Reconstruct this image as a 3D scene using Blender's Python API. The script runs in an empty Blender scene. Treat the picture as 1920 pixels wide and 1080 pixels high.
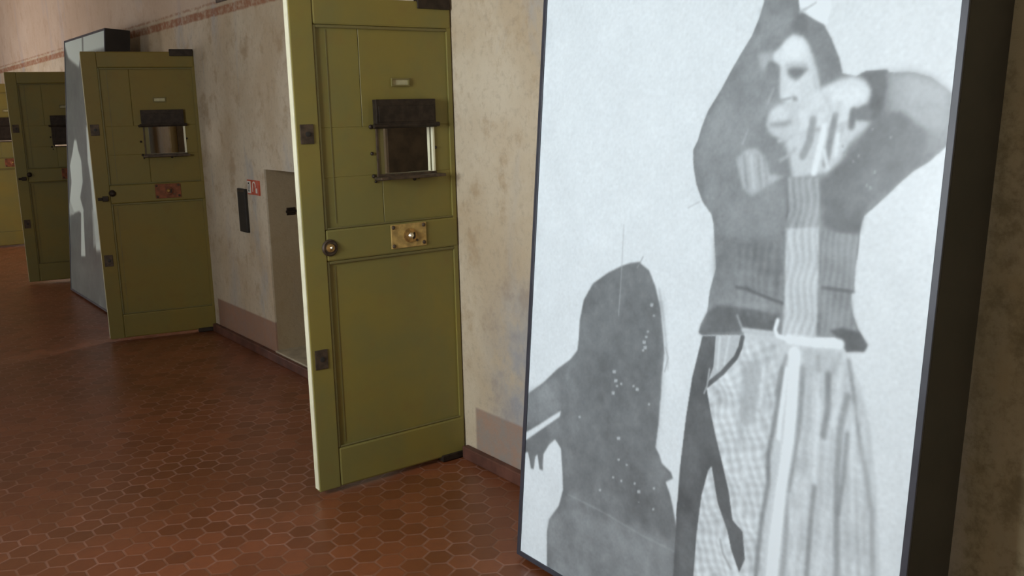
import bpy, bmesh, math, random
import numpy as np
from mathutils import Vector, Matrix

random.seed(7)
S = bpy.context.scene
COL = S.collection

# ------------------------------------------------------------------ camera
PITCH, ROLL, FPX = 0.1906, -0.0241, 1748.66
look = Vector((0.59348, 0.80485, 0)); right = Vector((0.80485, -0.59348, 0)); zz = Vector((0, 0, 1))
fwd = look * math.cos(PITCH) - zz * math.sin(PITCH)
up0 = look * math.sin(PITCH) + zz * math.cos(PITCH)
cr, sr = math.cos(ROLL), math.sin(ROLL)
R = right * cr + up0 * sr
U = -right * sr + up0 * cr
cam_d = bpy.data.cameras.new('camera'); cam = bpy.data.objects.new('camera', cam_d); COL.objects.link(cam)
cam.matrix_world = Matrix(((R.x, U.x, -fwd.x, -2.339), (R.y, U.y, -fwd.y, -3.572), (R.z, U.z, -fwd.z, 1.6394), (0, 0, 0, 1)))
cam_d.sensor_width = 36; cam_d.lens = FPX / 1920 * 36; cam_d.clip_start = 0.02
S.camera = cam

# ------------------------------------------------------------------ world, daylight, exposure
W = bpy.data.worlds.new('world'); S.world = W; W.use_nodes = True
bg = W.node_tree.nodes['Background']; bg.inputs[0].default_value = (0.75, 0.87, 1.0, 1); bg.inputs[1].default_value = 1.2
S.view_settings.view_transform = 'Standard'; S.view_settings.look = 'None'
S.view_settings.gamma = 1; S.view_settings.use_curve_mapping = False
S.view_settings.exposure = 0.0

LEFT_X = -4.0                     # face of the wall opposite the doors
# (y centre, width, sill z, head z, power, colour) of the window openings in the opposite wall
WINDOWS = [(-5.0, 1.2, 1.0, 3.0, 45, (1.0, 0.95, 0.85)),  # unseen window added as fill for the dark wall past the near panel
           (-1.25, 1.3, 1.0, 3.0, 235, (0.88, 0.95, 1.0)),
           (5.3, 1.1, .8, 2.8, 22, (1.0, 0.93, 0.85)),
           (9.4, 1.5, .35, 2.9, 210, (1.0, 0.92, 0.91))]
for (yc, w, z0, z1, pw, c) in WINDOWS:
    L = bpy.data.lights.new('window_and_fill_light', 'AREA'); L.shape = 'RECTANGLE'; L.size = w; L.size_y = z1 - z0
    L.energy = pw; L.color = c
    o = bpy.data.objects.new('window_and_fill_light', L); COL.objects.link(o)
    o.location = (LEFT_X - 0.32, yc, (z0 + z1) / 2); o.rotation_euler = (math.pi / 2, 0, -math.pi / 2)
    o.rotation_euler = (0, -math.pi / 2, 0)
for yc, CELL_LIGHT in ((5.2, 140),):
    L = bpy.data.lights.new('cell_window_daylight', 'AREA'); L.shape = 'RECTANGLE'; L.size = 0.9; L.size_y = 0.8
    L.energy = CELL_LIGHT; L.color = (0.8, 0.9, 1.0)
    o = bpy.data.objects.new('cell_window_daylight', L); COL.objects.link(o)
    o.location = (3.75, yc, 2.3); o.rotation_euler = (0, math.pi / 2, 0)

# ------------------------------------------------------------------ material helpers
class NT:
    def __init__(self, name):
        self.m = bpy.data.materials.new(name); self.m.use_nodes = True
        self.t = self.m.node_tree; self.b = self.t.nodes['Principled BSDF']
    def n(self, typ, **kw):
        x = self.t.nodes.new(typ)
        for k, v in kw.items(): setattr(x, k, v)
        return x
    def l(self, a, b): self.t.links.new(a, b)
    def put(self, sock, v):
        if hasattr(v, 'is_output') or isinstance(v, bpy.types.NodeSocket): self.l(v, sock)
        else: sock.default_value = v
    def math(self, op, a, b=0.0, clamp=False):
        x = self.n('ShaderNodeMath', operation=op, use_clamp=clamp); self.put(x.inputs[0], a); self.put(x.inputs[1], b); return x.outputs[0]
    def vm(self, op, a, b=(0, 0, 0)):
        x = self.n('ShaderNodeVectorMath', operation=op); self.put(x.inputs[0], a); self.put(x.inputs[1], b); return x
    def mix(self, f, a, b, mode='MIX'):
        x = self.n('ShaderNodeMix', data_type='RGBA', blend_type=mode); self.put(x.inputs[0], f)
        self.put(x.inputs[6], a if not isinstance(a, tuple) else (*a, 1)); self.put(x.inputs[7], b if not isinstance(b, tuple) else (*b, 1)); return x.outputs[2]
    def obj(self): return self.n('ShaderNodeTexCoord').outputs['Object']
    def noise(self, vec, scale, detail=4, rough=0.6, dist=0.0):
        x = self.n('ShaderNodeTexNoise'); self.l(vec, x.inputs['Vector']); x.inputs['Scale'].default_value = scale
        x.inputs['Detail'].default_value = detail; x.inputs['Roughness'].default_value = rough; x.inputs['Distortion'].default_value = dist
        return x.outputs['Fac']
    def ramp(self, f, lo, hi):                       # smooth 0..1 step from lo to hi
        x = self.n('ShaderNodeMapRange', interpolation_type='SMOOTHSTEP'); self.put(x.inputs[0], f)
        x.inputs[1].default_value = lo; x.inputs[2].default_value = hi; return x.outputs[0]
    def band(self, v, a, b, e=0.008):                # 1 inside a..b
        return self.math('MULTIPLY', self.ramp(v, a - e, a + e), self.math('SUBTRACT', 1.0, self.ramp(v, b - e, b + e)))
    def bump(self, h, strength=0.2, dist=0.01):
        x = self.n('ShaderNodeBump'); x.inputs['Strength'].default_value = strength; x.inputs['Distance'].default_value = dist
        self.l(h, x.inputs['Height']); self.l(x.outputs[0], self.b.inputs['Normal'])
    def rough(self, r, spec=None):
        self.put(self.b.inputs['Roughness'], r)
        if spec is not None: self.b.inputs['Specular IOR Level'].default_value = spec
    def col(self, c): self.put(self.b.inputs['Base Color'], c if not isinstance(c, tuple) else (*c, 1))

def simple(name, c, rough=0.6, metal=0.0, var=0.25, scale=18, bump=0.0):
    k = NT(name); v = k.obj(); f = k.noise(v, scale)
    d = tuple(x * (1 - var) for x in c); l = tuple(min(1, x * (1 + var)) for x in c)
    k.col(k.mix(k.ramp(f, 0.3, 0.7), d, l)); k.rough(rough); k.b.inputs['Metallic'].default_value = metal
    if bump: k.bump(f, bump, 0.004)
    return k.m

# plaster of the corridor wall: beige limewash with stains, a low bluish patch, brick-red stencilled band and dado paint
def wall_material():
    k = NT('stained_plaster'); v = k.obj()
    sep = k.n('ShaderNodeSeparateXYZ'); k.l(v, sep.inputs[0]); Y, Z = sep.outputs[1], sep.outputs[2]
    n1 = k.noise(v, 1.3, 5, .6, .4); n2 = k.noise(v, 5.0, 6, .65); n3 = k.noise(v, 28, 5, .7)
    sv = k.vm('MULTIPLY', v, (1, 1, .28)).outputs[0]; n4 = k.noise(sv, 2.6, 5, .6, .6)
    c = k.mix(k.ramp(n1, .35, .65), (.50, .40, .27), (.60, .52, .39))
    c = k.mix(k.math('MULTIPLY', k.ramp(n4, .53, .68), .55), c, (.36, .37, .38))
    c = k.mix(k.math('MULTIPLY', k.ramp(n2, .50, .68), .6), c, (.36, .25, .14))
    c = k.mix(k.math('MULTIPLY', k.ramp(n3, .48, .7), .35), c, (.32, .26, .19))
    mot = k.math('MULTIPLY', k.math('SUBTRACT', 1.0, k.ramp(Y, -2.45, -2.35)), k.ramp(k.noise(v, 7, 6, .75), .42, .62))
    c = k.mix(k.math('MULTIPLY', k.math('SUBTRACT', 1.0, k.ramp(Y, -2.45, -2.35)), .75), c, (.45, .36, .18))
    c = k.mix(k.math('MULTIPLY', mot, .65), c, (.20, .16, .08))
    blue = k.math('MULTIPLY', k.math('MULTIPLY', k.band(Y, -.80, -.26, .2), k.band(Z, .1, .8, .35)), k.ramp(k.math('ADD', k.math('MULTIPLY', n1, .5), k.math('MULTIPLY', n2, .5)), .34, .54))  # bluish grey patch low on the wall near the first door
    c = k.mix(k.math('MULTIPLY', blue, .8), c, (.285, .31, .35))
    up = k.ramp(Z, 2.36, 2.42)
    c = k.mix(k.math('MULTIPLY', up, .45), c, (.62, .46, .36))
    wob = k.math('MULTIPLY', k.math('SUBTRACT', k.noise(v, 9, 4), .5), .02)
    Zw = k.math('ADD', Z, wob)
    worn = k.ramp(k.noise(v, 16, 5, .7), .36, .56)
    b1 = k.math('MULTIPLY', k.band(Zw, 2.305, 2.362), k.math('ADD', k.math('MULTIPLY', worn, .55), .3))
    b2 = k.math('MULTIPLY', k.band(Zw, 2.385, 2.402), k.math('MULTIPLY', worn, .6))
    c = k.mix(k.math('MAXIMUM', b1, b2), c, (.30, .115, .055))
    # dado between the doors
    dm = None
    for (a, b) in ((-9.0, -.09), (2.2, 3.39), (5.6, 6.6), (9.0, 10.0)):
        q = k.band(Y, a, b, .01); dm = q if dm is None else k.math('MAXIMUM', dm, q)
    dado = k.mix(k.ramp(k.noise(v, 11, 5, .7), .35, .65), (.33, .21, .15), (.27, .225, .19))
    dado = k.mix(k.math('MULTIPLY', k.ramp(Y, 1.5, 2.2), .55), dado, (.30, .13, .07))
    c = k.mix(k.math('MULTIPLY', k.math('MULTIPLY', dm, k.math('MULTIPLY', k.band(Z, -.1, .265), k.math('LESS_THAN', sep.outputs[0], .012))), .9), c, dado)
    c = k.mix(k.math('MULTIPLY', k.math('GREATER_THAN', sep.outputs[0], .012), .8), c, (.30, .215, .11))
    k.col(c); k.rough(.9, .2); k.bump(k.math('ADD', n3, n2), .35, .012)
    return k.m

def floor_material():
    k = NT('hexagonal_terracotta'); v = k.obj(); s = 0.102
    p = k.vm('MULTIPLY', v, (1 / s, 1 / s, 0)).outputs[0]
    r = (1.0, 1.7320508, 1.0); h = (.5, .8660254, .5)
    def cell(q):
        m = k.n('ShaderNodeVectorMath', operation='WRAP'); k.l(q, m.inputs[0]); m.inputs[1].default_value = h; m.inputs[2].default_value = (-.5, -.8660254, -.5)
        return k.vm('MULTIPLY', m.outputs[0], (1, 1, 0)).outputs[0]
    a = cell(p); b = cell(k.vm('ADD', p, (.5, .8660254, 0)).outputs[0])
    la = k.vm('LENGTH', a).outputs['Value']; lb = k.vm('LENGTH', b).outputs['Value']
    sel = k.math('LESS_THAN', la, lb)
    mx = k.n('ShaderNodeMix', data_type='VECTOR'); k.l(sel, mx.inputs[0]); k.l(b, mx.inputs[4]); k.l(a, mx.inputs[5]); g = mx.outputs[1]
    idv = k.vm('SUBTRACT', p, g).outputs[0]
    ab = k.vm('ABSOLUTE', g).outputs[0]; dot = k.vm('DOT_PRODUCT', ab, (.5, .8660254, 0)).outputs['Value']
    sx = k.n('ShaderNodeSeparateXYZ'); k.l(ab, sx.inputs[0])
    edge = k.math('SUBTRACT', .5, k.math('MAXIMUM', sx.outputs[0], dot))
    grout = k.math('SUBTRACT', 1.0, k.ramp(edge, .02, .065))
    # snap the id so that it is constant over a tile
    idr = k.vm('SNAP', k.vm('ADD', idv, (.25, .4330127, 0)).outputs[0], (.5, .8660254, 1)).outputs[0]
    wn = k.n('ShaderNodeTexWhiteNoise', noise_dimensions='3D'); k.l(idr, wn.inputs[0]); rnd = wn.outputs[0]
    n1 = k.noise(v, 1.1, 5, .6, .3); n2 = k.noise(v, 22, 5, .7)
    c = k.mix(rnd, (.158, .045, .014), (.245, .074, .028))
    c = k.mix(k.math('MULTIPLY', k.ramp(n1, .4, .65), .45), c, (.135, .048, .013))
    c = k.mix(k.math('MULTIPLY', k.ramp(n2, .45, .75), .3), c, (.13, .05, .032))
    gc = k.mix(k.ramp(k.noise(v, 2.2, 4), .35, .65), (.18, .08, .04), (.36, .19, .14))
    c = k.mix(k.math('MULTIPLY', grout, .6), c, gc)
    k.col(c); k.rough(k.math('ADD', .27, k.math('MULTIPLY', n2, .2)), .75)
    k.bump(k.math('SUBTRACT', k.math('MULTIPLY', n2, .3), grout), .25, .003)
    return k.m

def paint_material(name, c1, c2, c3):
    k = NT(name); v = k.obj()
    n1 = k.noise(v, 2.2, 5, .6, .3); n2 = k.noise(v, 9, 5, .65); n3 = k.noise(k.vm('MULTIPLY', v, (40, 40, 5)).outputs[0], 1, 4)
    c = k.mix(k.ramp(n1, .35, .65), c1, c2); c = k.mix(k.math('MULTIPLY', k.ramp(n2, .5, .75), .35), c, c3)
    k.col(c); k.rough(k.math('ADD', .4, k.math('MULTIPLY', n2, .2)), .4); k.bump(n3, .12, .002)
    return k.m

M = {}
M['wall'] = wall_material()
M['floor'] = floor_material()
M['paint'] = paint_material('olive_door_paint', (.238, .188, .040), (.200, .175, .050), (.225, .142, .040))
M['paint_brown'] = paint_material('brownish_olive_door_paint', (.205, .145, .025), (.185, .145, .032), (.18, .108, .022))
M['paint_cream'] = paint_material('cream_paint', (.88, .85, .62), (.80, .77, .54), (.42, .36, .2))  # pale cream for the free edges and open hatch surrounds
M['paint_groove'] = paint_material('olive_beading_paint', (.18, .145, .045), (.16, .14, .05), (.13, .09, .03))
M['iron'] = simple('dark_wrought_iron', (.035, .024, .016), .55, .5, .35, 30, .2)
M['iron2'] = simple('worn_brown_iron', (.075, .05, .03), .55, .3, .4, 30, .2)
M['brass'] = simple('tarnished_brass', (.45, .27, .09), .38, .75, .35, 40, .1)
M['brass_paint'] = simple('painted_brass_plate', (.46, .31, .10), .45, .2, .3, 26, .1)
M['rust'] = simple('rusty_red_plate', (.20, .062, .022), .7, .1, .35, 26, .2)
M['bright'] = simple('polished_metal', (.8, .72, .55), .25, .9, .1, 30)
M['card'] = simple('yellowed_card', (.50, .46, .27), .8, 0, .15, 30)
M['plaster'] = simple('plain_plaster', (.52, .44, .33), .9, 0, .12, 3, .15)
M['cellplaster'] = simple('cell_plaster', (.55, .5, .4), .9, 0, .12, 3)
M['ceil'] = simple('ceiling_limewash', (.55, .47, .38), .95, 0, .08, 2)
M['skirt'] = simple('terracotta_skirting', (.11, .042, .026), .6, 0, .35, 9, .15)
M['sill'] = simple('pale_stone_sill', (.42, .36, .25), .8, 0, .2, 9, .15)
M['box'] = simple('black_box_side', (.016, .012, .010), .5, 0, .3, 6)
M['frame'] = simple('dark_grey_frame', (.042, .043, .055), .42, 0, .2, 8)
M['black'] = simple('black_plastic', (.02, .017, .013), .6, 0, .2, 20)
M['signred'] = simple('sign_red', (.50, .075, .03), .5, 0, .15, 20)
M['signwhite'] = simple('sign_white', (.68, .66, .58), .5, 0, .1, 20)
M['frame_wood'] = simple('window_frame_paint', (.6, .58, .5), .6, 0, .1, 10)

# ------------------------------------------------------------------ mesh helpers
def link(name, bm, mat, parent=None, bevel=0.0, seg=2, smooth=False):
    me = bpy.data.meshes.new(name); bm.normal_update(); bm.to_mesh(me); bm.free()
    mats = mat if isinstance(mat, (list, tuple)) else [mat]
    for q in mats: me.materials.append(q)
    if smooth:
        for f in me.polygons: f.use_smooth = True
    o = bpy.data.objects.new(name, me); COL.objects.link(o)
    if parent: o.parent = parent
    if bevel:
        b = o.modifiers.new('bevel', 'BEVEL'); b.width = bevel; b.segments = seg; b.limit_method = 'ANGLE'
    return o
def box(bm, x0, x1, y0, y1, z0, z1, mi=0):
    vs = [bm.verts.new((x, y, z)) for x in (x0, x1) for y in (y0, y1) for z in (z0, z1)]
    for q in ((0, 1, 3, 2), (4, 6, 7, 5), (0, 4, 5, 1), (2, 3, 7, 6), (0, 2, 6, 4), (1, 5, 7, 3)):
        f = bm.faces.new([vs[i] for i in q]); f.material_index = mi
    bmesh.ops.recalc_face_normals(bm, faces=bm.faces)
def lathe(bm, prof, c, axis='y', n=24):              # prof: (radius, offset along the axis)
    rings = []
    for (r, h) in prof:
        ring = []
        for i in range(n):
            a = 2 * math.pi * i / n; p, q = r * math.cos(a), r * math.sin(a)
            co = {'y': (c[0] + p, c[1] + h, c[2] + q), 'x': (c[0] + h, c[1] + p, c[2] + q), 'z': (c[0] + p, c[1] + q, c[2] + h)}[axis]
            ring.append(bm.verts.new(co))
        rings.append(ring)
    for a, b in zip(rings, rings[1:]):
        for i in range(n): bm.faces.new((a[i], a[(i + 1) % n], b[(i + 1) % n], b[i]))
    bm.faces.new(rings[0]); bm.faces.new(rings[-1])
    bmesh.ops.recalc_face_normals(bm, faces=bm.faces)
def prism(bm, pts, y0, y1):                          # polygon in x,z extruded along y
    a = [bm.verts.new((x, y0, z)) for x, z in pts]; b = [bm.verts.new((x, y1, z)) for x, z in pts]
    bm.faces.new(a); bm.faces.new(b[::-1])
    for i in range(len(pts)): bm.faces.new((a[i], a[(i + 1) % len(pts)], b[(i + 1) % len(pts)], b[i]))
    bmesh.ops.recalc_face_normals(bm, faces=bm.faces)
def B(): return bmesh.new()
def empty(name, loc, rz=0.0, rx=0.0):
    o = bpy.data.objects.new(name, None); COL.objects.link(o); o.location = loc; o.rotation_euler = (rx, 0, rz); o.empty_display_size = .1; return o
def tag(o, label, cat, group=None):
    o['label'] = label; o['category'] = cat
    if group: o['group'] = group
    return o
def structure(o): o['kind'] = 'structure'; return o

# ------------------------------------------------------------------ setting
Y0, Y1 = -7.0, 15.0
DOORWAYS = [0.0, 3.468, 6.669, 10.1]
bm = B(); box(bm, LEFT_X - .3, 4.0, Y0, Y1, -.12, 0); structure(link('floor', bm, M['floor']))
bm = B(); box(bm, LEFT_X - .3, 4.0, Y0, Y1, 4.2, 4.35); structure(link('ceiling', bm, M['ceil']))
# wall with the cell doorways; one low recess between the first two doors
NICHE = (1.50, 2.285, .072, 1.287)
ops_ = [(d + .03, d + .76, 0, 2.10) for d in DOORWAYS] + [NICHE]
ops_.sort(); T = .5
bm = B(); y = Y0
for (a, b, z0, z1) in ops_:
    box(bm, 0, T, y, a, 0, 4.2)
    if z0 > 0: box(bm, 0, T, a, b, 0, z0)
    box(bm, 0, T, a, b, z1, 4.2); y = b
box(bm, 0, T, y, Y1, 0, 4.2)
a, b, z0, z1 = NICHE; box(bm, T - .02, T, a, b, z0, z1)
bmesh.ops.remove_doubles(bm, verts=bm.verts, dist=1e-5)
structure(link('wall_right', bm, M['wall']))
bm = B(); box(bm, -.012, .30, NICHE[0] - .0, NICHE[1] + .0, .060, .0735); structure(link('trim_1', bm, M['sill'], bevel=.003))
M['added_lining'] = simple('added_dark_lining_wood', (.075, .045, .02), .6, 0, .3, 12, .1)  # dark doorway linings added to darken the view through the hatch
for i, d in enumerate(DOORWAYS):
    a, b, t = d + .032, d + .758, .022
    bm = B(); box(bm, .06, .499, a, a + t, 0, 2.098); box(bm, .06, .499, b - t, b, 0, 2.098); box(bm, .06, .499, a + t, b - t, 2.098 - t, 2.098)
    structure(link('trim_%d' % (i + 2), bm, M['added_lining'], bevel=.002))
# skirting between the openings
k = 1; y = Y0; segs = []
for d in DOORWAYS: segs.append((y, d - .015)); y = d + .80
segs.append((y, Y1))
for (a, b) in segs:
    bm = B(); box(bm, -.035, .0, a, b, 0, .062); structure(link('baseboard_right', bm, M['skirt'], bevel=.006))
# opposite wall with its windows, the first one added for fill light
bm = B(); y = Y0; X0 = LEFT_X - .3
for (yc, w, z0, z1, pw, c) in WINDOWS:
    a, b = yc - w / 2, yc + w / 2
    box(bm, X0, LEFT_X, y, a, 0, 4.2); box(bm, X0, LEFT_X, a, b, 0, z0); box(bm, X0, LEFT_X, a, b, z1, 4.2); y = b
box(bm, X0, LEFT_X, y, Y1, 0, 4.2)
bmesh.ops.remove_doubles(bm, verts=bm.verts, dist=1e-5)
structure(link('wall_left', bm, M['plaster']))
for i, (yc, w, z0, z1, pw, c) in enumerate(WINDOWS):
    root = structure(empty('window_%d' % (i + 1), (LEFT_X - .18, yc, z0)))
    bm = B(); h = z1 - z0; t = .05
    box(bm, -.03, .03, -w / 2, -w / 2 + t, 0, h); box(bm, -.03, .03, w / 2 - t, w / 2, 0, h)
    box(bm, -.03, .03, -w / 2 + t, w / 2 - t, 0, t); box(bm, -.03, .03, -w / 2 + t, w / 2 - t, h - t, h)
    box(bm, -.02, .02, -.02, .02, t, h - t); box(bm, -.02, .02, -w / 2 + t, -.02, h * .6, h * .6 + .035); box(bm, -.02, .02, .02, w / 2 - t, h * .6, h * .6 + .035)
    link('window_frame', bm, M['frame_wood'], root)
bm = B(); box(bm, LEFT_X - .3, T, Y1, Y1 + .3, 0, 4.2); structure(link('wall_far', bm, M['plaster']))
bm = B(); box(bm, LEFT_X - .3, T, Y0 - .3, Y0, 0, 4.2); structure(link('wall_near', bm, M['plaster']))
# cells behind the doorways
for i, yy in enumerate((-1.2, 3.1, 6.45, 9.8, 13.4)):
    bm = B(); box(bm, T, 4.0, yy - .1, yy + .1, 0, 4.2); structure(link('wall_partition', bm, M['cellplaster']))
bm = B(); y = -1.3; X1 = 4.0
for yc in (5.2,):
    box(bm, X1, X1 + .3, y, yc - .45, 0, 4.2); box(bm, X1, X1 + .3, yc - .45, yc + .45, 0, 1.9); box(bm, X1, X1 + .3, yc - .45, yc + .45, 2.7, 4.2); y = yc + .45
box(bm, X1, X1 + .3, y, Y1, 0, 4.2); structure(link('wall_outer', bm, M['cellplaster']))

# ------------------------------------------------------------------ cell doors
# local axes: x from the hinge to the free edge, y towards the viewer's side, z up
DW, DH, TH = .76, 2.10, .042
HX0, HX1, HZ0, HZ1 = .113, .385, 1.372, 1.577       # inspection hatch opening
def cell_door(y, ang, label, hatch_open=True, lock='brass_paint', rosette=True, paint_='paint'):
    PM = M[paint_]
    root = tag(empty('door_leaf', (-.006 if y < .1 else 0, y, 0), ang), label, 'door', 'olive cell doors standing open along the corridor')
    Z0 = .022; SU = .66
    bm = B(); box(bm, SU, DW, -TH, 0, Z0, DH); link('lock_stile', bm, PM, root, .004)
    bm = B(); box(bm, DW, DW + .0035, -TH + .004, -.004, Z0 + .01, DH - .01)
    link('door_edge', bm, M['paint_cream'], root)['label'] = 'pale free edge of the door'
    bm = B(); box(bm, 0, .022, -TH, -.004, Z0, DH); link('hinge_stile', bm, PM, root, .002)
    for nm, z0, z1 in (('top_rail', 1.988, DH), ('mid_rail', 1.022, 1.157), ('bottom_rail', Z0, .200)):
        bm = B(); box(bm, .0, SU, -TH + .001, 0.0, z0, z1); link(nm, bm, PM, root, .009, 2)
    # boarded panels, with the hatch cut through the upper one
    bm = B(); e = .013; g = .002
    def boards(z0, z1, xs):
        for a, b in zip(xs, xs[1:]): box(bm, a + g / 2, b - g / 2, -TH + .004, -e, z0, z1)
        box(bm, xs[0], xs[-1], -TH + .008, -e - .006, z0, z1)
    boards(HZ1, 1.99, (.02, .455, .662)); boards(1.155, HZ0, (.02, .372, .662)); 
    boards(HZ0, HZ1, (.02, HX0)); boards(HZ0, HZ1, (HX1, .662))
    link('upper_panel', bm, PM, root, .0015, 1)
    bm = B(); boards(.198, 1.024, (.02, .662)); link('lower_panel', bm, PM, root, .0015, 1)
    bm = B()
    for z0, z1 in ((1.157, 1.988), (.200, 1.022)):
        box(bm, SU - .012, SU, -e, -.003, z0, z1); box(bm, .022, SU - .012, -e, -.003, z1 - .012, z1)
        box(bm, .022, SU - .012, -e, -.003, z0, z0 + .008)
    link('panel_moulding', bm, M['paint_groove'], root, .003, 2)
    bm = B(); box(bm, .618, .622, -e - .001, -e + .002, .22, 1.0); box(bm, .60, .604, -e - .001, -e + .002, 1.18, 1.97); link('panel_bead', bm, M['paint_groove'], root)
    # hatch
    bm = B(); w = .010
    box(bm, HX0 - w, HX0, -TH - .012, -.006, HZ0 - w, HZ1 + w)
    box(bm, HX0, HX1, -TH - .012, -.006, HZ1, HZ1 + w); box(bm, HX0, HX1, -TH - .012, -.006, HZ0 - w, HZ0)
    lin = link('hatch_lining', bm, M['paint_cream'] if hatch_open else M['iron2'], root, .001)
    bm = B(); box(bm, HX1, HX1 + w, -TH - .012, -.006, HZ0 - w, HZ1 + w); link('hatch_jamb', bm, M['iron2'], root, .001)
    if hatch_open:
        bm = B(); box(bm, .108, .403, -.012, .020, 1.583, 1.688)
        box(bm, .118, .393, .020, .0235, 1.593, 1.66)
        link('hatch_flap', bm, M['iron'], root, .003)['label'] = 'dark iron hatch flap raised above the opening'
        bm = B(); box(bm, .088, .412, -.012, .055, 1.350, 1.362); box(bm, .10, .40, -.012, .0, 1.345, 1.372)
        link('hatch_shelf', bm, M['iron2'], root, .002)
        bm = B(); lathe(bm, [(.010, 0), (.010, .325)], (.090, .014, 1.578), 'x', 12); box(bm, .10, .405, -.012, .012, 1.566, 1.583)
        link('hatch_hinge_rod', bm, M['iron'], root)
        bm = B(); box(bm, .358, .385, -.02, -.010, 1.372, 1.577); link('hatch_side_strip', bm, M['paint_groove'], root, .001)
    else:
        bm = B(); box(bm, .108, .403, -.012, .012, 1.385, 1.675); box(bm, .13, .38, .012, .018, 1.40, 1.56); box(bm, .13, .38, .012, .018, 1.58, 1.66)
        link('hatch_flap', bm, M['iron'], root, .003)['label'] = 'dark iron hatch flap, closed'
        bm = B(); lathe(bm, [(.009, 0), (.009, .325)], (.093, .016, 1.572), 'x', 12); link('hatch_hinge_rod', bm, M['iron'], root)
    pts = [(.416, 1.575, .010), (.416, 1.462, .008), (.413, 1.366, .009), (.405, 1.342, .006), (.211, 1.343, .009), (.188, 1.350, .009), (.098, 1.578, .008), (.096, 1.475, .007)]
    for (x, z, r) in pts:
        bm = B(); lathe(bm, [(r, 0), (r * .9, .004), (r * .5, .008)], (x, -e, z), 'y', 12); link('bolt', bm, M['iron'], root, smooth=False)
    # number tag holder
    bm = B(); x0, x1, z0, z1, w = .219, .308, 1.742, 1.777, .007
    box(bm, x0, x1, -e, -.004, z0, z0 + w); box(bm, x0, x1, -e, -.004, z1 - w, z1); box(bm, x0, x0 + w, -e, -.004, z0 + w, z1 - w); box(bm, x1 - w, x1, -e, -.004, z0 + w, z1 - w)
    tg = link('tag_holder', bm, M['paint_groove'], root, .001)
    bm = B(); box(bm, x0 + w, x1 - w, -e, -e + .002, z0 + w, z1 - w); link('blank_card', bm, M['card'], tg)
    # lock plate
    bm = B(); box(bm, .172, .352, 0, .006, 1.044, 1.150); lp = link('lock_plate', bm, M[lock], root, .003)
    lp['label'] = 'tarnished brass lock plate' if lock != 'rust' else 'rust red lock plate'
    for (x, z) in ((.34, 1.138), (.34, 1.056), (.186, 1.138), (.186, 1.060)):
        bm = B(); lathe(bm, [(.009, 0), (.008, .003), (.004, .006)], (x, .006, z), 'y', 12); link('rivet', bm, M['iron2'], lp)
    bm = B(); lathe(bm, [(.032, 0), (.032, .004), (.024, .008), (.024, .010)], (.257, .006, 1.097), 'y', 24); link('lock_boss', bm, M['brass'] if lock != 'rust' else M['rust'], lp)
    bm = B(); lathe(bm, [(.012, 0), (.013, .012), (.008, .018)], (.262, .014, 1.099), 'y', 16); link('key_cylinder', bm, M['bright'] if lock != 'rust' else M['brass'], lp)
    bm = B(); prism(bm, [(.236, 1.086), (.248, 1.078), (.252, 1.092), (.244, 1.112), (.236, 1.108)], .014, .0165); link('keyhole_cover', bm, M['iron'], lp)
    bm = B(); lathe(bm, [(.006, 0), (.004, .005)], (.222, .006, 1.072), 'y', 10); link('rivet', bm, M['iron2'], lp)
    # knob
    if rosette:
        bm = B(); lathe(bm, [(.036, 0), (.036, .004), (.030, .009), (.024, .006), (.016, .007)], (.645, 0, 1.082), 'y', 28); kb = link('rosette', bm, M['iron2'], root)
        bm = B(); lathe(bm, [(.019, 0), (.017, .007), (.008, .010)], (.645, .006, 1.082), 'y', 20); link('rosette_ring', bm, M['brass'], kb)
        bm = B(); lathe(bm, [(.007, 0), (.007, .012), (.003, .016)], (.645, .010, 1.084), 'y', 14); link('rosette_stud', bm, M['bright'], kb)
    else:
        bm = B(); lathe(bm, [(.024, 0), (.024, .006), (.014, .014), (.016, .03), (.008, .036)], (.645, 0, 1.100), 'y', 20); link('knob', bm, M['iron'], root)
        bm = B(); box(bm, .675, .715, 0, .022, 1.045, 1.082); box(bm, .715, .745, .004, .014, 1.052, 1.074); link('latch', bm, M['iron'], root, .003)
    for z0, z1 in ((1.515, 1.594), (.568, .653)):
        bm = B(); box(bm, .686, .745, 0, .005, z0, z1); s = link('bolt_plate', bm, M['iron2'], root, .002)
        bm = B(); lathe(bm, [(.011, 0), (.011, .003), (.006, .004)], (.712, .005, (z0 + z1) / 2), 'y', 14); link('bolt_hole_ring', bm, M['black'], s)
    # pivots at the top and the foot
    bm = B(); box(bm, .006, .169, -.03, .008, 2.068, 2.118); link('top_pivot_strap', bm, M['iron'], root, .003)
    bm = B(); box(bm, -.0, .135, -.034, .010, .004, .034); link('bottom_pivot_strap', bm, M['iron'], root, .003)
    return root
A = lambda dx, dy: math.atan2(dy, dx)
cell_door(0.0, A(-.76, -.003), 'nearest olive cell door beside the large photo panel, round brass rosette and brass lock plate', True, 'brass_paint', True)
cell_door(3.468, A(-.744, .158), 'second olive cell door, pale view through its open hatch and rust red lock plate', True, 'rust', False, 'paint_brown')
cell_door(6.669, A(-.744, .158), 'third olive cell door, half hidden behind the farther photo panel, hatch closed', False, 'rust', False)
cell_door(10.1, A(-.744, .10), 'farthest olive cell door, only a sliver seen at the left edge of the picture', False, 'rust', False)

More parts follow.
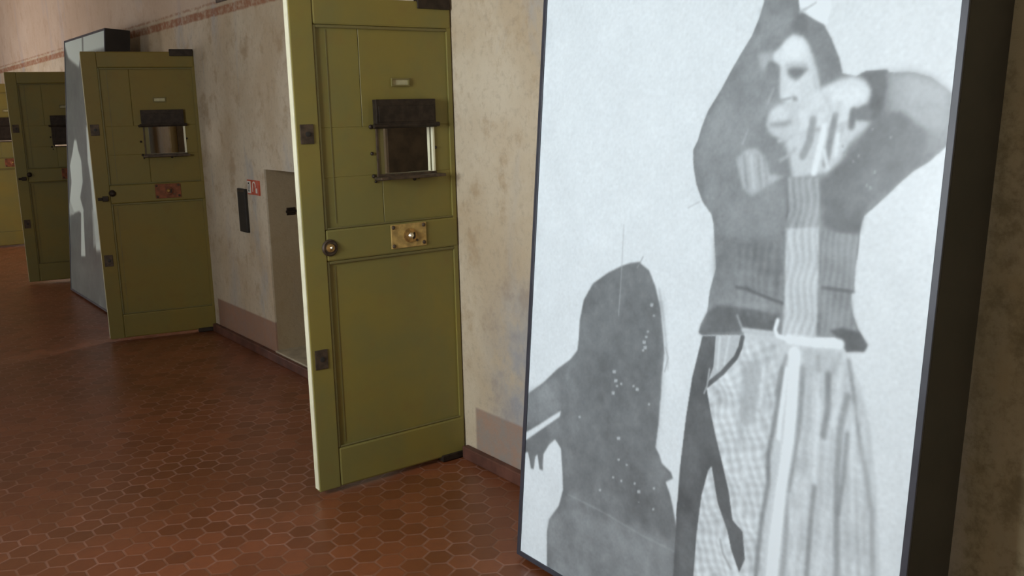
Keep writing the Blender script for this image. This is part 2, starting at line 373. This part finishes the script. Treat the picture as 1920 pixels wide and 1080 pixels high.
# ------------------------------------------------------------------ things on the wall
o = empty('wall_plaque', (0, 2.675, .842)); tag(o, 'tall narrow dark plaque on the plaster wall left of the small red sign', 'plaque')
bm = B(); box(bm, -.022, 0, -.068, .068, 0, .300); link('plaque_board', bm, M['black'], o, .004)
bm = B(); box(bm, -.024, -.022, -.060, .060, .278, .292); link('top_strip', bm, M['iron2'], o)
o = empty('fire_sign', (0, 2.47, 1.110)); tag(o, 'small red and white fire equipment sign on the wall beside the low recess', 'sign')
bm = B(); box(bm, -.010, 0, -.100, .105, 0, .098); link('sign_board', bm, M['signred'], o, .001)
bm = B(); box(bm, -.0115, -.010, .038, .098, .008, .090); s = link('white_field', bm, M['signwhite'], o)
bm = B()
for (a, b, c_, d) in ((.078, .084, .02, .08), (.06, .078, .02, .027), (.06, .078, .070, .08), (.052, .058, .03, .07)): box(bm, -.0125, -.0115, a, b, c_, d)
link('black_pictogram', bm, M['black'], s)
def yz_ring(bm, cy, cz, r, w, x0, x1, a0, a1, n=14):
    P_ = []
    for i in range(n + 1):
        a = a0 + (a1 - a0) * i / n; P_.append([(r - w / 2) * math.cos(a), (r - w / 2) * math.sin(a), (r + w / 2) * math.cos(a), (r + w / 2) * math.sin(a)])
    for p, q in zip(P_, P_[1:]):
        vs = [bm.verts.new((x, cy + c[0], cz + c[1])) for x in (x0, x1) for c in ((p[0], p[1]), (p[2], p[3]), (q[2], q[3]), (q[0], q[1]))]
        for f in ((0, 1, 2, 3), (4, 7, 6, 5), (0, 4, 5, 1), (1, 5, 6, 2), (2, 6, 7, 3), (3, 7, 4, 0)): bm.faces.new([vs[j] for j in f])
    bmesh.ops.recalc_face_normals(bm, faces=bm.faces)
bm = B(); yz_ring(bm, -.018, .062, .024, .009, -.0115, -.010, -.6, 3.6); box(bm, -.0115, -.010, -.07, -.045, .014, .046); box(bm, -.0115, -.010, .004, .012, .02, .05)
link('white_pictogram', bm, M['signwhite'], o)
o = empty('wall_bracket', (0, 2.80, 2.385)); tag(o, 'small dark iron bracket high on the wall above the red painted band', 'bracket')
bm = B(); box(bm, -.012, 0, -.11, .09, 0, .06); link('back_plate', bm, M['iron2'], o, .003)
bm = B(); box(bm, -.10, -.012, -.02, .02, .02, .045); link('arm', bm, M['iron2'], o, .003)
o = empty('iron_keeper', (.165, NICHE[1], .975)); tag(o, 'small dark iron bolt keeper on the side of the low wall recess', 'bolt keeper')
bm = B(); box(bm, -.030, .030, -.008, 0, 0, .05); link('keeper_plate', bm, M['iron'], o, .002)
bm = B(); lathe(bm, [(.009, 0), (.009, .075)], (-.038, -.016, .025), 'x', 12); link('keeper_bolt', bm, M['iron'], o)

# ------------------------------------------------------------------ prints on the two leaning display boxes
# marks of the print in millimetres on the panel: P polygon, S stroke, T fabric texture; tone 0-255, opacity, softness
ART_WOMAN=[
["P",132,1.0,3,[538,1152,497,1144,457,1129,397,1100,329,1056,289,997,274,922,274,859,271,822,238,784,171,736,102,674,44,632,-31,578,-37,448,19,471,84,514,156,565,203,596,199,574,115,512,-18,413,-15,373,31,400,42,378,54,343,70,346,75,393,87,406,103,356,121,357,120,416,149,460,180,487,214,464,230,377,237,322,219,258,171,192,163,144,172,30,199,-152,272,-668,833,-341,779,223,765,375,746,430,730,467,709,499,738,520,728,535,688,552,675,576,657,593,663,672,664,766,663,821,667,891,659,930,637,1023,611,1086,580,1131,546,1146]],
["P",150,0.6,10,[-2,611,131,680,187,721,197,601,84,524,-22,460]],
["P",146,0.8,14,[172,186,254,264,615,324,765,302,833,-341,243,-685]],
["P",122,0.7,16,[430,1018,639,1049,659,790,649,586,728,339,492,326,376,762]],
["S",175,0.6,2,4,[457,1259,460,1124,459,971]],
["S",170,0.55,3,4,[264,315,441,312,617,299,776,298]],
["S",170,0.7,4,6,[627,1080,653,1002,671,924,685,845]],
["S",160,0.7,2,4,[529,1133,551,1169]],
["S",165,0.8,2,4,[670,908,684,878,673,834]],
["P",195,0.75,2,[447,791,462,794,463,784,448,781]],
["P",195,0.75,2,[458,764,472,767,473,757,458,753]],
["P",195,0.75,2,[449,721,463,725,464,714,450,711]],
["P",195,0.75,2,[467,746,476,749,477,742,467,740]],
["P",195,0.75,2,[485,758,495,760,496,753,486,751]],
["P",195,0.75,2,[613,722,622,724,623,718,614,715]],
["P",195,0.75,2,[296,601,306,604,307,596,296,594]],
["P",195,0.75,2,[592,436,606,441,607,430,593,426]],
["P",195,0.75,2,[600,400,605,402,605,398,601,397]],
["P",195,0.75,2,[658,466,667,468,667,462,658,459]],
["P",195,0.75,2,[661,400,670,403,671,396,662,393]],
["P",195,0.75,2,[495,510,505,513,506,506,496,503]],
["P",195,0.75,2,[533,504,543,506,543,500,534,497]],
["P",195,0.75,2,[476,445,486,448,486,441,476,438]],
["P",195,0.75,2,[514,445,523,448,524,441,514,438]],
["P",195,0.75,2,[417,383,427,386,428,379,417,376]],
["P",195,0.75,2,[574,455,583,458,584,451,575,448]],
["P",195,0.75,2,[578,895,592,898,593,888,579,885]],
["P",195,0.75,2,[572,911,586,913,587,903,573,901]],
["P",195,0.75,2,[573,884,582,885,582,879,573,877]],
["P",195,0.75,2,[582,928,592,929,592,923,583,921]],
["P",195,0.75,2,[556,758,570,761,571,751,557,748]],
["P",195,0.75,2,[541,763,550,765,551,759,542,756]],
["P",195,0.75,2,[594,1031,607,1033,608,1023,595,1021]],
["P",195,0.75,2,[608,998,617,1000,618,993,609,992]],
["P",195,0.75,2,[588,945,597,947,597,940,588,939]],
["P",195,0.75,2,[486,580,501,584,502,574,487,570]],
["P",202,1.0,4,[810,972,956,1010,1055,1019,1248,1043,1274,1017,1301,975,1328,927,1362,842,1385,741,1403,639,1427,485,1506,9,883,-364,837,246,818,536,814,825]],
["T","plaid",22,6,[828,953,1075,1000,1079,618,1093,-238,896,-356,818,536]],
["T","plaid2",10,6,[1144,984,1282,1011,1380,780,1488,-1,1213,-166,1146,639]],
["P",170,0.65,9,[967,919,1031,947,1023,812,1003,747,965,752,960,858]],
["P",180,0.5,9,[1236,1016,1142,998,1149,929,1274,949]],
["S",140,0.85,5,14,[1095,932,1083,783,1072,691,1080,611,1069,509,1065,369,1079,-3]],
["S",150,0.85,5,10,[1103,969,1087,915,1081,856]],
["S",152,0.85,5,22,[1154,944,1158,817,1149,713,1142,616]],
["S",142,0.85,5,18,[1232,947,1240,865,1234,787]],
["S",170,0.85,5,12,[1197,988,1215,887]],
["S",156,0.85,5,18,[1293,906,1279,820,1284,687,1305,492,1349,138]],
["S",150,0.85,5,14,[1302,810,1303,693,1296,602]],
["S",140,0.85,5,8,[1284,996,1303,932,1320,858,1337,802]],
["S",168,0.85,5,14,[1338,795,1364,721,1388,633,1408,477,1453,191]],
["S",150,0.85,5,14,[1223,649,1221,526,1225,403,1247,84]],
["S",165,0.85,5,18,[1138,600,1150,487,1150,373,1165,42]],
["S",178,0.85,5,8,[1331,697,1351,594,1372,462]],
["S",222,0.7,5,12,[1034,919,1032,815,1055,938]],
["S",236,0.95,6,34,[1127,981,1132,868,1134,753,1125,633,1118,481,1116,328,1129,-136]],
["S",232,0.9,4,12,[1107,934,1100,787,1101,744]],
["P",188,1.0,3,[836,974,946,996,937,938,895,882,846,835,854,896]],
["S",210,0.8,3,8,[875,978,875,885]],
["S",208,0.8,3,8,[909,987,898,905]],
["P",112,1.0,2,[811,969,860,978,860,891,839,827,861,759,885,697,914,631,949,549,971,469,1009,449,1024,375,1009,329,975,383,957,431,913,503,881,601,870,585,852,503,844,375,845,250,896,-356,810,-408,767,218,761,417,762,559,771,715,784,842]],
["S",112,1.0,2,14,[954,992,949,961,936,930,893,878,842,831]],
["S",190,0.8,2,6,[833,805,842,828,846,879]],
["S",160,0.8,3,8,[933,398,946,363,979,328]],
["P",128,0.7,8,[775,423,827,441,896,-356,821,-401]],
["S",178,0.6,7,16,[1008,958,988,894,975,785,972,678]],
["S",170,0.6,7,10,[1050,980,1045,877,1043,758]],
["S",180,0.6,7,12,[1166,1003,1184,908,1183,795,1184,680]],
["S",160,0.6,7,10,[1260,1007,1243,949]],
["S",186,0.6,7,12,[1231,765,1239,668,1241,526]],
["S",190,0.6,7,10,[1265,676,1272,537,1283,398]],
["S",180,0.6,7,12,[1309,760,1324,626,1340,450]],
["S",180,0.6,7,10,[1367,640,1383,522,1404,378]],
["S",180,0.6,7,12,[1167,602,1187,492,1192,360]],
["S",220,0.7,6,14,[1205,941,1212,802,1220,662]],
["S",218,0.7,6,12,[1269,968,1258,814]],
["S",218,0.7,6,12,[1311,883,1320,749,1343,591]],
["S",218,0.7,6,14,[1180,562,1183,416,1195,210]],
["S",216,0.7,6,12,[1266,592,1261,417]],
["S",214,0.7,6,12,[1001,671,991,497]],
["P",144,1.0,2,[915,1961,936,1891,924,1849,904,1804,874,1763,842,1716,811,1665,770,1609,750,1563,740,1527,724,1498,727,1466,732,1442,746,1400,773,1353,810,1319,820,1294,831,1230,842,1171,825,1103,822,1039,801,1002,796,976,810,972,957,998,959,1018,1053,1020,1107,1016,1241,1044,1272,1020,1277,1013,1297,1022,1325,1024,1332,1041,1318,1058,1301,1078,1285,1107,1274,1137,1276,1163,1281,1167,1277,1220,1282,1256,1283,1303,1283,1327,1289,1352,1311,1372,1336,1396,1369,1431,1401,1462,1437,1485,1464,1510,1482,1528,1476,1638,1455,1653,1423,1675,1379,1688,1320,1690,1310,1697,1258,1697,1231,1685,1190,1694,1177,1731,1151,1779,1125,1816,1086,1835,1052,1852,1043,1893,1041,1958,987,2005,937,1999]],
["P",152,0.7,12,[745,1497,775,1594,817,1659,927,1754,985,1696,963,1571,883,1471,799,1348]],
["P",150,0.8,6,[831,1425,890,1405,1049,1413,1069,1297,941,1263,837,1261]],
["P",136,0.8,10,[828,1260,942,1256,1064,1268,1071,1114,956,1118,846,1080]],
["P",170,0.95,11,[1315,1690,1381,1690,1428,1674,1474,1641,1478,1553,1438,1533,1383,1559,1331,1602]],
["P",180,0.7,9,[1350,1680,1416,1672,1462,1647,1460,1618,1368,1631]],
["P",116,1.0,5,[1240,1690,1310,1697,1314,1657,1310,1608,1294,1565,1264,1577,1278,1634,1266,1669]],
["P",124,0.9,7,[1291,1590,1358,1601,1401,1571,1467,1533,1442,1497,1394,1464,1339,1409,1287,1365,1282,1313,1236,1298,1180,1320,1154,1412,1189,1453,1243,1507]],
["P",150,0.7,7,[1423,1553,1472,1564,1475,1533,1435,1505]],
["P",142,1.0,3,[1043,1860,1086,1835,1125,1816,1151,1779,1179,1731,1192,1693,1184,1682,1131,1662,1124,1685,1102,1739,1085,1772,1066,1792,1038,1798,1019,1789,998,1767,975,1758,961,1768,1007,1816,1029,1841]],
["P",130,0.7,6,[1157,1747,1189,1700,1179,1684,1157,1682,1144,1728]],
["P",130,0.7,6,[1029,1835,1052,1850,1078,1837,1077,1798,1041,1803]],
["P",238,1.0,4,[1040,1919,1050,1874,1067,1861,1082,1844,1109,1826,1133,1816,1139,1857,1123,1922]],
["S",180,0.8,3,8,[1052,1852,1075,1861,1098,1871]],
["P",182,0.9,7,[930,1756,979,1758,978,1734,960,1711,942,1714]],
["P",212,1.0,5,[979,1755,998,1767,1019,1789,1038,1798,1067,1790,1085,1771,1102,1739,1119,1697,1131,1663,1147,1624,1112,1591,1062,1605,1013,1637,1005,1719,978,1734]],
["P",140,1.0,6,[960,1727,978,1734,1000,1720,1006,1688,968,1692]],
["P",150,1.0,5,[1024,1712,1040,1718,1084,1715,1096,1708,1078,1694,1060,1680,1040,1688,1029,1699]],
["P",122,0.75,4,[1034,1710,1067,1710,1078,1701,1056,1691,1039,1697]],
["P",196,0.7,4,[1109,1704,1129,1663,1122,1644,1109,1677]],
["P",158,1.0,4,[1048,1643,1064,1641,1071,1629,1054,1628]],
["S",150,0.8,3,6,[1012,1632,1029,1634,1045,1637]],
["P",198,1.0,6,[1043,1630,1002,1620,980,1595,976,1569,988,1548,1028,1533,1078,1528,1123,1558,1113,1611]],
["P",158,1.0,6,[984,1574,1018,1577,1054,1584,1058,1574,1033,1563,989,1563]],
["S",180,0.6,4,8,[1000,1549,1043,1544]],
["P",212,1.0,6,[1131,1659,1180,1677,1223,1686,1256,1674,1275,1649,1268,1621,1235,1607,1224,1576,1177,1561,1091,1558,1070,1605,1109,1618]],
["P",200,1.0,7,[1067,1551,1159,1558,1235,1581,1287,1578,1264,1554,1229,1525,1209,1480,1174,1450,1143,1444,1074,1428,1057,1489,1037,1523]],
["S",160,0.9,4,22,[1119,1582,1115,1528,1098,1491]],
["S",146,0.9,4,18,[1183,1591,1175,1529,1168,1472]],
["S",128,0.9,4,18,[1232,1603,1231,1565]],
["S",185,0.9,4,12,[1207,1565,1199,1532]],
["S",228,0.9,4,18,[1155,1565,1146,1505,1136,1449]],
["S",222,0.9,4,12,[1194,1493,1197,1545]],
["S",220,0.9,4,12,[1160,1505,1175,1463]],
["S",190,0.9,4,10,[1071,1544,1044,1533,1020,1527]],
["S",178,0.9,4,8,[1075,1510,1049,1487,1030,1478]],
["S",210,0.9,4,12,[1083,1558,1101,1571]],
["P",136,1.0,4,[1235,1603,1263,1614,1290,1602,1278,1581,1244,1581]],
["P",180,1.0,5,[882,1478,917,1503,952,1507,980,1481,1001,1439,1046,1437,997,1411,948,1378,913,1399]],
["S",158,0.7,4,10,[909,1486,929,1400]],
["S",200,0.7,4,10,[933,1486,952,1401]],
["S",158,0.7,4,10,[956,1487,975,1403]],
["S",158,0.7,4,10,[977,1487,996,1404]],
["S",175,0.7,3,6,[917,1557,901,1517]],
["S",172,0.8,3,8,[989,1661,975,1627]],
["S",156,0.6,8,16,[930,1864,974,1805,1008,1803]],
["S",178,0.6,2,4,[763,1352,740,1341,720,1331]],
["P",168,1.0,4,[1060,1435,1152,1439,1168,1312,1073,1304]],
["P",196,1.0,4,[1067,1303,1166,1315,1179,1184,1187,1032,1082,1015,1080,1115]],
["T","wavy",24,3,[1056,1434,1153,1439,1196,1033,1083,1015]],
["P",158,1.0,4,[1168,1312,1228,1304,1280,1305,1279,1220,1280,1165,1189,1159]],
["P",152,1.0,5,[1190,1156,1273,1162,1286,1107,1305,1069,1233,1045,1199,1043]],
["T","stripe",16,4,[1170,1312,1280,1302,1284,1105,1308,1070,1194,1043]],
["P",114,1.0,5,[820,1037,857,1066,960,1075,1067,1070,1058,1023,956,1010,810,972,796,976]],
["T","plaid2",12,5,[906,1245,1064,1268,1082,1058,926,1047]],
["S",112,1.0,3,8,[918,1126,955,1126,1010,1115,1074,1105]],
["S",158,0.6,6,12,[932,1075,995,1088,1068,1093]],
["S",118,0.8,3,8,[1192,1163,1280,1165]],
["P",106,1.0,4,[1224,1058,1260,1072,1308,1067,1332,1041,1325,1024,1279,1014,1256,1039]],
["S",175,0.8,3,8,[930,1048,952,1012]],
["S",196,1.0,3,14,[956,1012,1055,1020]],
["S",228,1.0,3,12,[1065,1058,1059,1031,1069,1016,1107,1014]],
["S",226,1.0,4,26,[1107,1014,1188,1021,1257,1030]],
["P",165,0.7,2,[1256,1498,1261,1498,1262,1491,1256,1491]],
["P",165,0.7,2,[1303,1462,1308,1462,1309,1454,1303,1454]],
["P",165,0.7,2,[1242,1485,1248,1485,1249,1478,1243,1477]],
["P",165,0.7,2,[1295,1423,1301,1423,1302,1416,1296,1416]],
["P",165,0.7,2,[1285,1429,1290,1429,1291,1422,1286,1421]],
["P",165,0.7,2,[1209,1521,1215,1521,1216,1513,1210,1513]],
["P",165,0.7,2,[1215,1504,1221,1504,1222,1496,1216,1496]],
["P",165,0.7,2,[1335,1544,1341,1544,1341,1536,1336,1536]],
["P",165,0.7,2,[1286,1562,1291,1562,1292,1555,1287,1555]],
["P",188,0.6,8,[1091,1744,1106,1737,1123,1690,1133,1657,1118,1651,1101,1691]],
["P",196,0.6,6,[1005,1715,1020,1721,1027,1680,1024,1645,1013,1643]],
["S",165,0.7,5,8,[1023,1720,1049,1724,1085,1719]],
["P",200,0.5,8,[1070,1679,1103,1678,1120,1631,1094,1605,1073,1625]],
["P",226,0.7,9,[1008,1771,1039,1787,1070,1777,1082,1750,1048,1736,1014,1743]],
["P",224,0.6,8,[1167,1656,1255,1659,1262,1628,1216,1616,1171,1623]],
["S",186,0.6,6,10,[1145,1643,1172,1610,1160,1578]],
["S",184,0.6,6,10,[1193,1623,1186,1591]],
["S",190,0.6,6,10,[1111,1598,1149,1611]],
["P",212,0.6,6,[982,1606,1011,1615,1043,1599,1041,1582,997,1580]],
["P",196,0.6,6,[992,1560,1033,1560,1055,1541,1022,1536,998,1544]],
["P",162,0.5,12,[944,1849,1001,1870,1039,1854,1023,1822,975,1792,926,1768,906,1783]],
["P",166,0.5,10,[801,1630,827,1652,859,1615,800,1542,772,1527]],
["P",132,0.5,10,[911,1650,969,1683,990,1654,944,1593]],
["P",158,0.4,10,[748,1467,788,1468,827,1365,788,1363]]]
ART_PALE=[
["P",240,1.0,10,[-56,2355,1561,2361,1546,2184,618,2189,565,2077,148,2178]],  # bright top band: a window reflection painted into the print
["P",150,1.0,4,[686,2434,745,2429,753,2136,694,2139]],
["P",240,1.0,7,[300,1433,387,1434,441,1349,556,1256,598,1067,477,917,611,805,546,776,421,791,130,745,54,865,144,1046,94,1193,221,1320]],
["P",240,1.0,5,[506,797,590,803,629,396,460,377]],
["P",190,1.0,8,[-39,854,97,843,243,753,-34,707]],
["P",225,1.0,8,[772,1564,871,1564,1151,730,1205,506,1035,488,900,1082,801,1263]],
["P",205,0.7,8,[916,850,1066,815,1176,595,940,501]],
["P",138,0.6,20,[-89,263,1394,391,1621,-27,-87,-103]]]

PW, PH, PT, FR = 1.495, 2.34, .194, .018
def gauss(a, s):
    if s < .3: return a
    r = int(3 * s + 1); k = np.exp(-.5 * (np.arange(-r, r + 1) / s) ** 2); k /= k.sum()
    a = np.pad(a, r, mode='edge')
    a = np.apply_along_axis(lambda m: np.convolve(m, k, 'valid'), 0, a)
    return np.apply_along_axis(lambda m: np.convolve(m, k, 'valid'), 1, a)
def mask(pts, U_, V_, mm, soft):
    p = np.array(pts, float).reshape(-1, 2); pad = soft * 4 + 12
    u0, v0 = p.min(0) - pad; u1, v1 = p.max(0) + pad
    i0, i1 = np.searchsorted(U_, (u0, u1)); j0, j1 = np.searchsorted(V_, (v0, v1))
    if i1 - i0 < 2 or j1 - j0 < 2: return None
    X, Y = np.meshgrid(U_[i0:i1], V_[j0:j1]); acc = np.zeros(X.shape)
    for (ox, oy) in ((-.25, -.25), (.25, -.25), (-.25, .25), (.25, .25)):
        ins = np.zeros(X.shape, bool); xx = X + ox * mm; yy = Y + oy * mm
        for k in range(len(p)):
            (xa, ya), (xb, yb) = p[k], p[(k + 1) % len(p)]
            if ya == yb: continue
            c = ((ya > yy) != (yb > yy)) & (xx < (xb - xa) * (yy - ya) / (yb - ya) + xa); ins ^= c
        acc += ins
    return (slice(j0, j1), slice(i0, i1)), gauss(acc / 4, soft / mm), X, Y
def stroke_mask(pts, w, U_, V_, mm, soft):
    p = np.array(pts, float).reshape(-1, 2); pad = w + soft * 3 + 8
    u0, v0 = p.min(0) - pad; u1, v1 = p.max(0) + pad
    i0, i1 = np.searchsorted(U_, (u0, u1)); j0, j1 = np.searchsorted(V_, (v0, v1))
    if i1 - i0 < 2 or j1 - j0 < 2: return None
    X, Y = np.meshgrid(U_[i0:i1], V_[j0:j1]); d = np.full(X.shape, 1e9)
    for a, b in zip(p, p[1:]):
        ab = b - a; t = np.clip(((X - a[0]) * ab[0] + (Y - a[1]) * ab[1]) / max(1e-6, ab @ ab), 0, 1)
        d = np.minimum(d, np.hypot(X - a[0] - t * ab[0], Y - a[1] - t * ab[1]))
    return (slice(j0, j1), slice(i0, i1)), gauss(np.clip((w / 2 - d) / mm + .5, 0, 1), soft / mm), X, Y
def paint(art, mm, ground, seed, SOFT):
    U_ = np.arange(0, (PW - 2 * FR) * 1000 + mm, mm) + FR * 1000; V_ = np.arange(0, (PH - 2 * FR) * 1000 + mm, mm) + FR * 1000
    rng = np.random.default_rng(seed); XX, YY = np.meshgrid(U_, V_)
    T_ = np.full((len(V_), len(U_)), float(ground))
    for o in art:
        if o[0] == 'P': r = mask(o[4], U_, V_, mm, o[3] * SOFT); al = o[2]
        elif o[0] == 'S': r = stroke_mask(o[5], o[4], U_, V_, mm, o[3] * SOFT); al = o[2]
        else: r = mask(o[4], U_, V_, mm, o[3] * SOFT); al = 1
        if r is None: continue
        sl, m, X, Y = r
        if o[0] in 'PS': T_[sl] += (o[1] - T_[sl]) * m * al
        else:
            amp = o[2]; wv = gauss(rng.standard_normal(X.shape), 6); wv /= wv.std() + 1e-6
            if o[1] == 'plaid':
                p1 = X * .90 + Y * .42 + wv * 7; p2 = Y * .93 - X * .35 + wv * 6
                t = (np.cos(p1 * .21) * .5 + np.cos(p2 * .25) * .35 + wv * .25)
            elif o[1] == 'plaid2':
                p1 = X + .05 * Y + wv * 7; t = np.cos(p1 * .24) * .5 + np.cos(Y * .22 + wv * .8) * .25 + wv * .4
            elif o[1] == 'wavy':
                t = np.cos((X + 5 * np.sin(Y * .045) + wv * 3) * .30) * .5 + np.cos((X - 6 * np.sin(Y * .07) + wv * 2) * .55) * .3 + .25 * wv * .6
            else: t = np.cos((X + wv * 2) * .34) * .6 + .2 * wv
            T_[sl] += gauss(t, 1.3 * 3 / mm) * amp * m
    n = gauss(rng.standard_normal(T_.shape), 1.0); n /= n.std(); n2 = gauss(rng.standard_normal(T_.shape), 9); n2 /= n2.std()
    n3 = gauss(rng.standard_normal(T_.shape), 3.2); n3 /= n3.std()
    dark = np.clip((190 - T_) / 60, 0, 1)
    T_ += n * 1.5 + n2 * (1.2 + 3 * dark) + n3 * 2.6 * dark
    return U_ / 1000, V_ / 1000, np.clip(T_, 0, 255)
def print_mesh(name, art, mm, ground, seed, root, mat, y, SOFT):
    U_, V_, T_ = paint(art, mm, ground, seed, SOFT); nu, nv = len(U_), len(V_)
    U_[-1] = min(U_[-1], PW - FR); V_[-1] = min(V_[-1], PH - FR)
    X, Z = np.meshgrid(U_, V_); co = np.stack([X, np.full_like(X, y), Z], -1).reshape(-1, 3)
    # thin board: front grid plus a back sheet 4 mm behind, closed round the rim
    idx = np.arange(nu * nv).reshape(nv, nu); q = np.stack([idx[:-1, :-1], idx[:-1, 1:], idx[1:, 1:], idx[1:, :-1]], -1).reshape(-1, 4)
    c4 = [idx[0, 0], idx[0, -1], idx[-1, -1], idx[-1, 0]]; base = nu * nv
    back = co[c4] + np.array([0, .004, 0]); co = np.concatenate([co, back])
    q = np.concatenate([q, [[base + 3, base + 2, base + 1, base]]])
    me = bpy.data.meshes.new(name); me.vertices.add(len(co)); me.vertices.foreach_set('co', co.astype(np.float32).ravel())
    me.loops.add(len(q) * 4); me.loops.foreach_set('vertex_index', q.astype(np.int32).ravel())
    me.polygons.add(len(q)); me.polygons.foreach_set('loop_start', np.arange(0, len(q) * 4, 4, dtype=np.int32))
    me.update(calc_edges=True)
    at = me.color_attributes.new('print', 'FLOAT_COLOR', 'POINT'); lin = (np.minimum(T_ + np.maximum(T_ - 134, 0) * .30, 249) / 255.0) ** 2.2
    c = np.ones((len(co), 4), np.float32); c[:nu * nv, :3] = lin.reshape(-1, 1); at.data.foreach_set('color', c.ravel())
    me.materials.append(mat); o = bpy.data.objects.new(name, me); COL.objects.link(o); o.parent = root
    return o
def print_material(name, tint):
    k = NT(name); a = k.n('ShaderNodeAttribute', attribute_name='print')
    k.col(k.mix(1.0, a.outputs['Color'], tint, 'MULTIPLY')); k.rough(.34, .5); return k.m
def display_box(X, Y, lean, label, art, mm, ground, seed, tint, pname, plabel, SOFT):
    root = tag(empty('display_panel', (X, Y, .0165), -math.pi / 2, -lean), label, 'display panel', 'photo panels leaning against the corridor wall')
    bm = B()
    box(bm, 0, .012, .003, PT, 0, PH); box(bm, PW - .012, PW, .003, PT, 0, PH)
    box(bm, .012, PW - .012, .003, PT, 0, .012); box(bm, .012, PW - .012, .003, PT, PH - .012, PH); box(bm, .012, PW - .012, PT - .01, PT, .012, PH - .012)
    link('box_side', bm, M['box'], root)['label'] = 'deep black sides of the box'
    bm = B(); f = FR
    box(bm, 0, f, -.004, .003, 0, PH); box(bm, PW - f, PW, -.004, .003, 0, PH); box(bm, f, PW - f, -.004, .003, 0, f); box(bm, f, PW - f, -.004, .003, PH - f, PH)
    link('front_frame', bm, M['frame'], root, .0015)
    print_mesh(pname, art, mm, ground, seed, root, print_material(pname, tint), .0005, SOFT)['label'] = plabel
    return root
display_box(-.436, -.985, .0863, 'large foreground framed photo of a person in a plaid skirt with arms raised',
            ART_WOMAN, 3.0, 216, 3, (.89, .985, 1.03), 'photo_print', 'grey photo of a person in a checked dress and their shadow', .9)
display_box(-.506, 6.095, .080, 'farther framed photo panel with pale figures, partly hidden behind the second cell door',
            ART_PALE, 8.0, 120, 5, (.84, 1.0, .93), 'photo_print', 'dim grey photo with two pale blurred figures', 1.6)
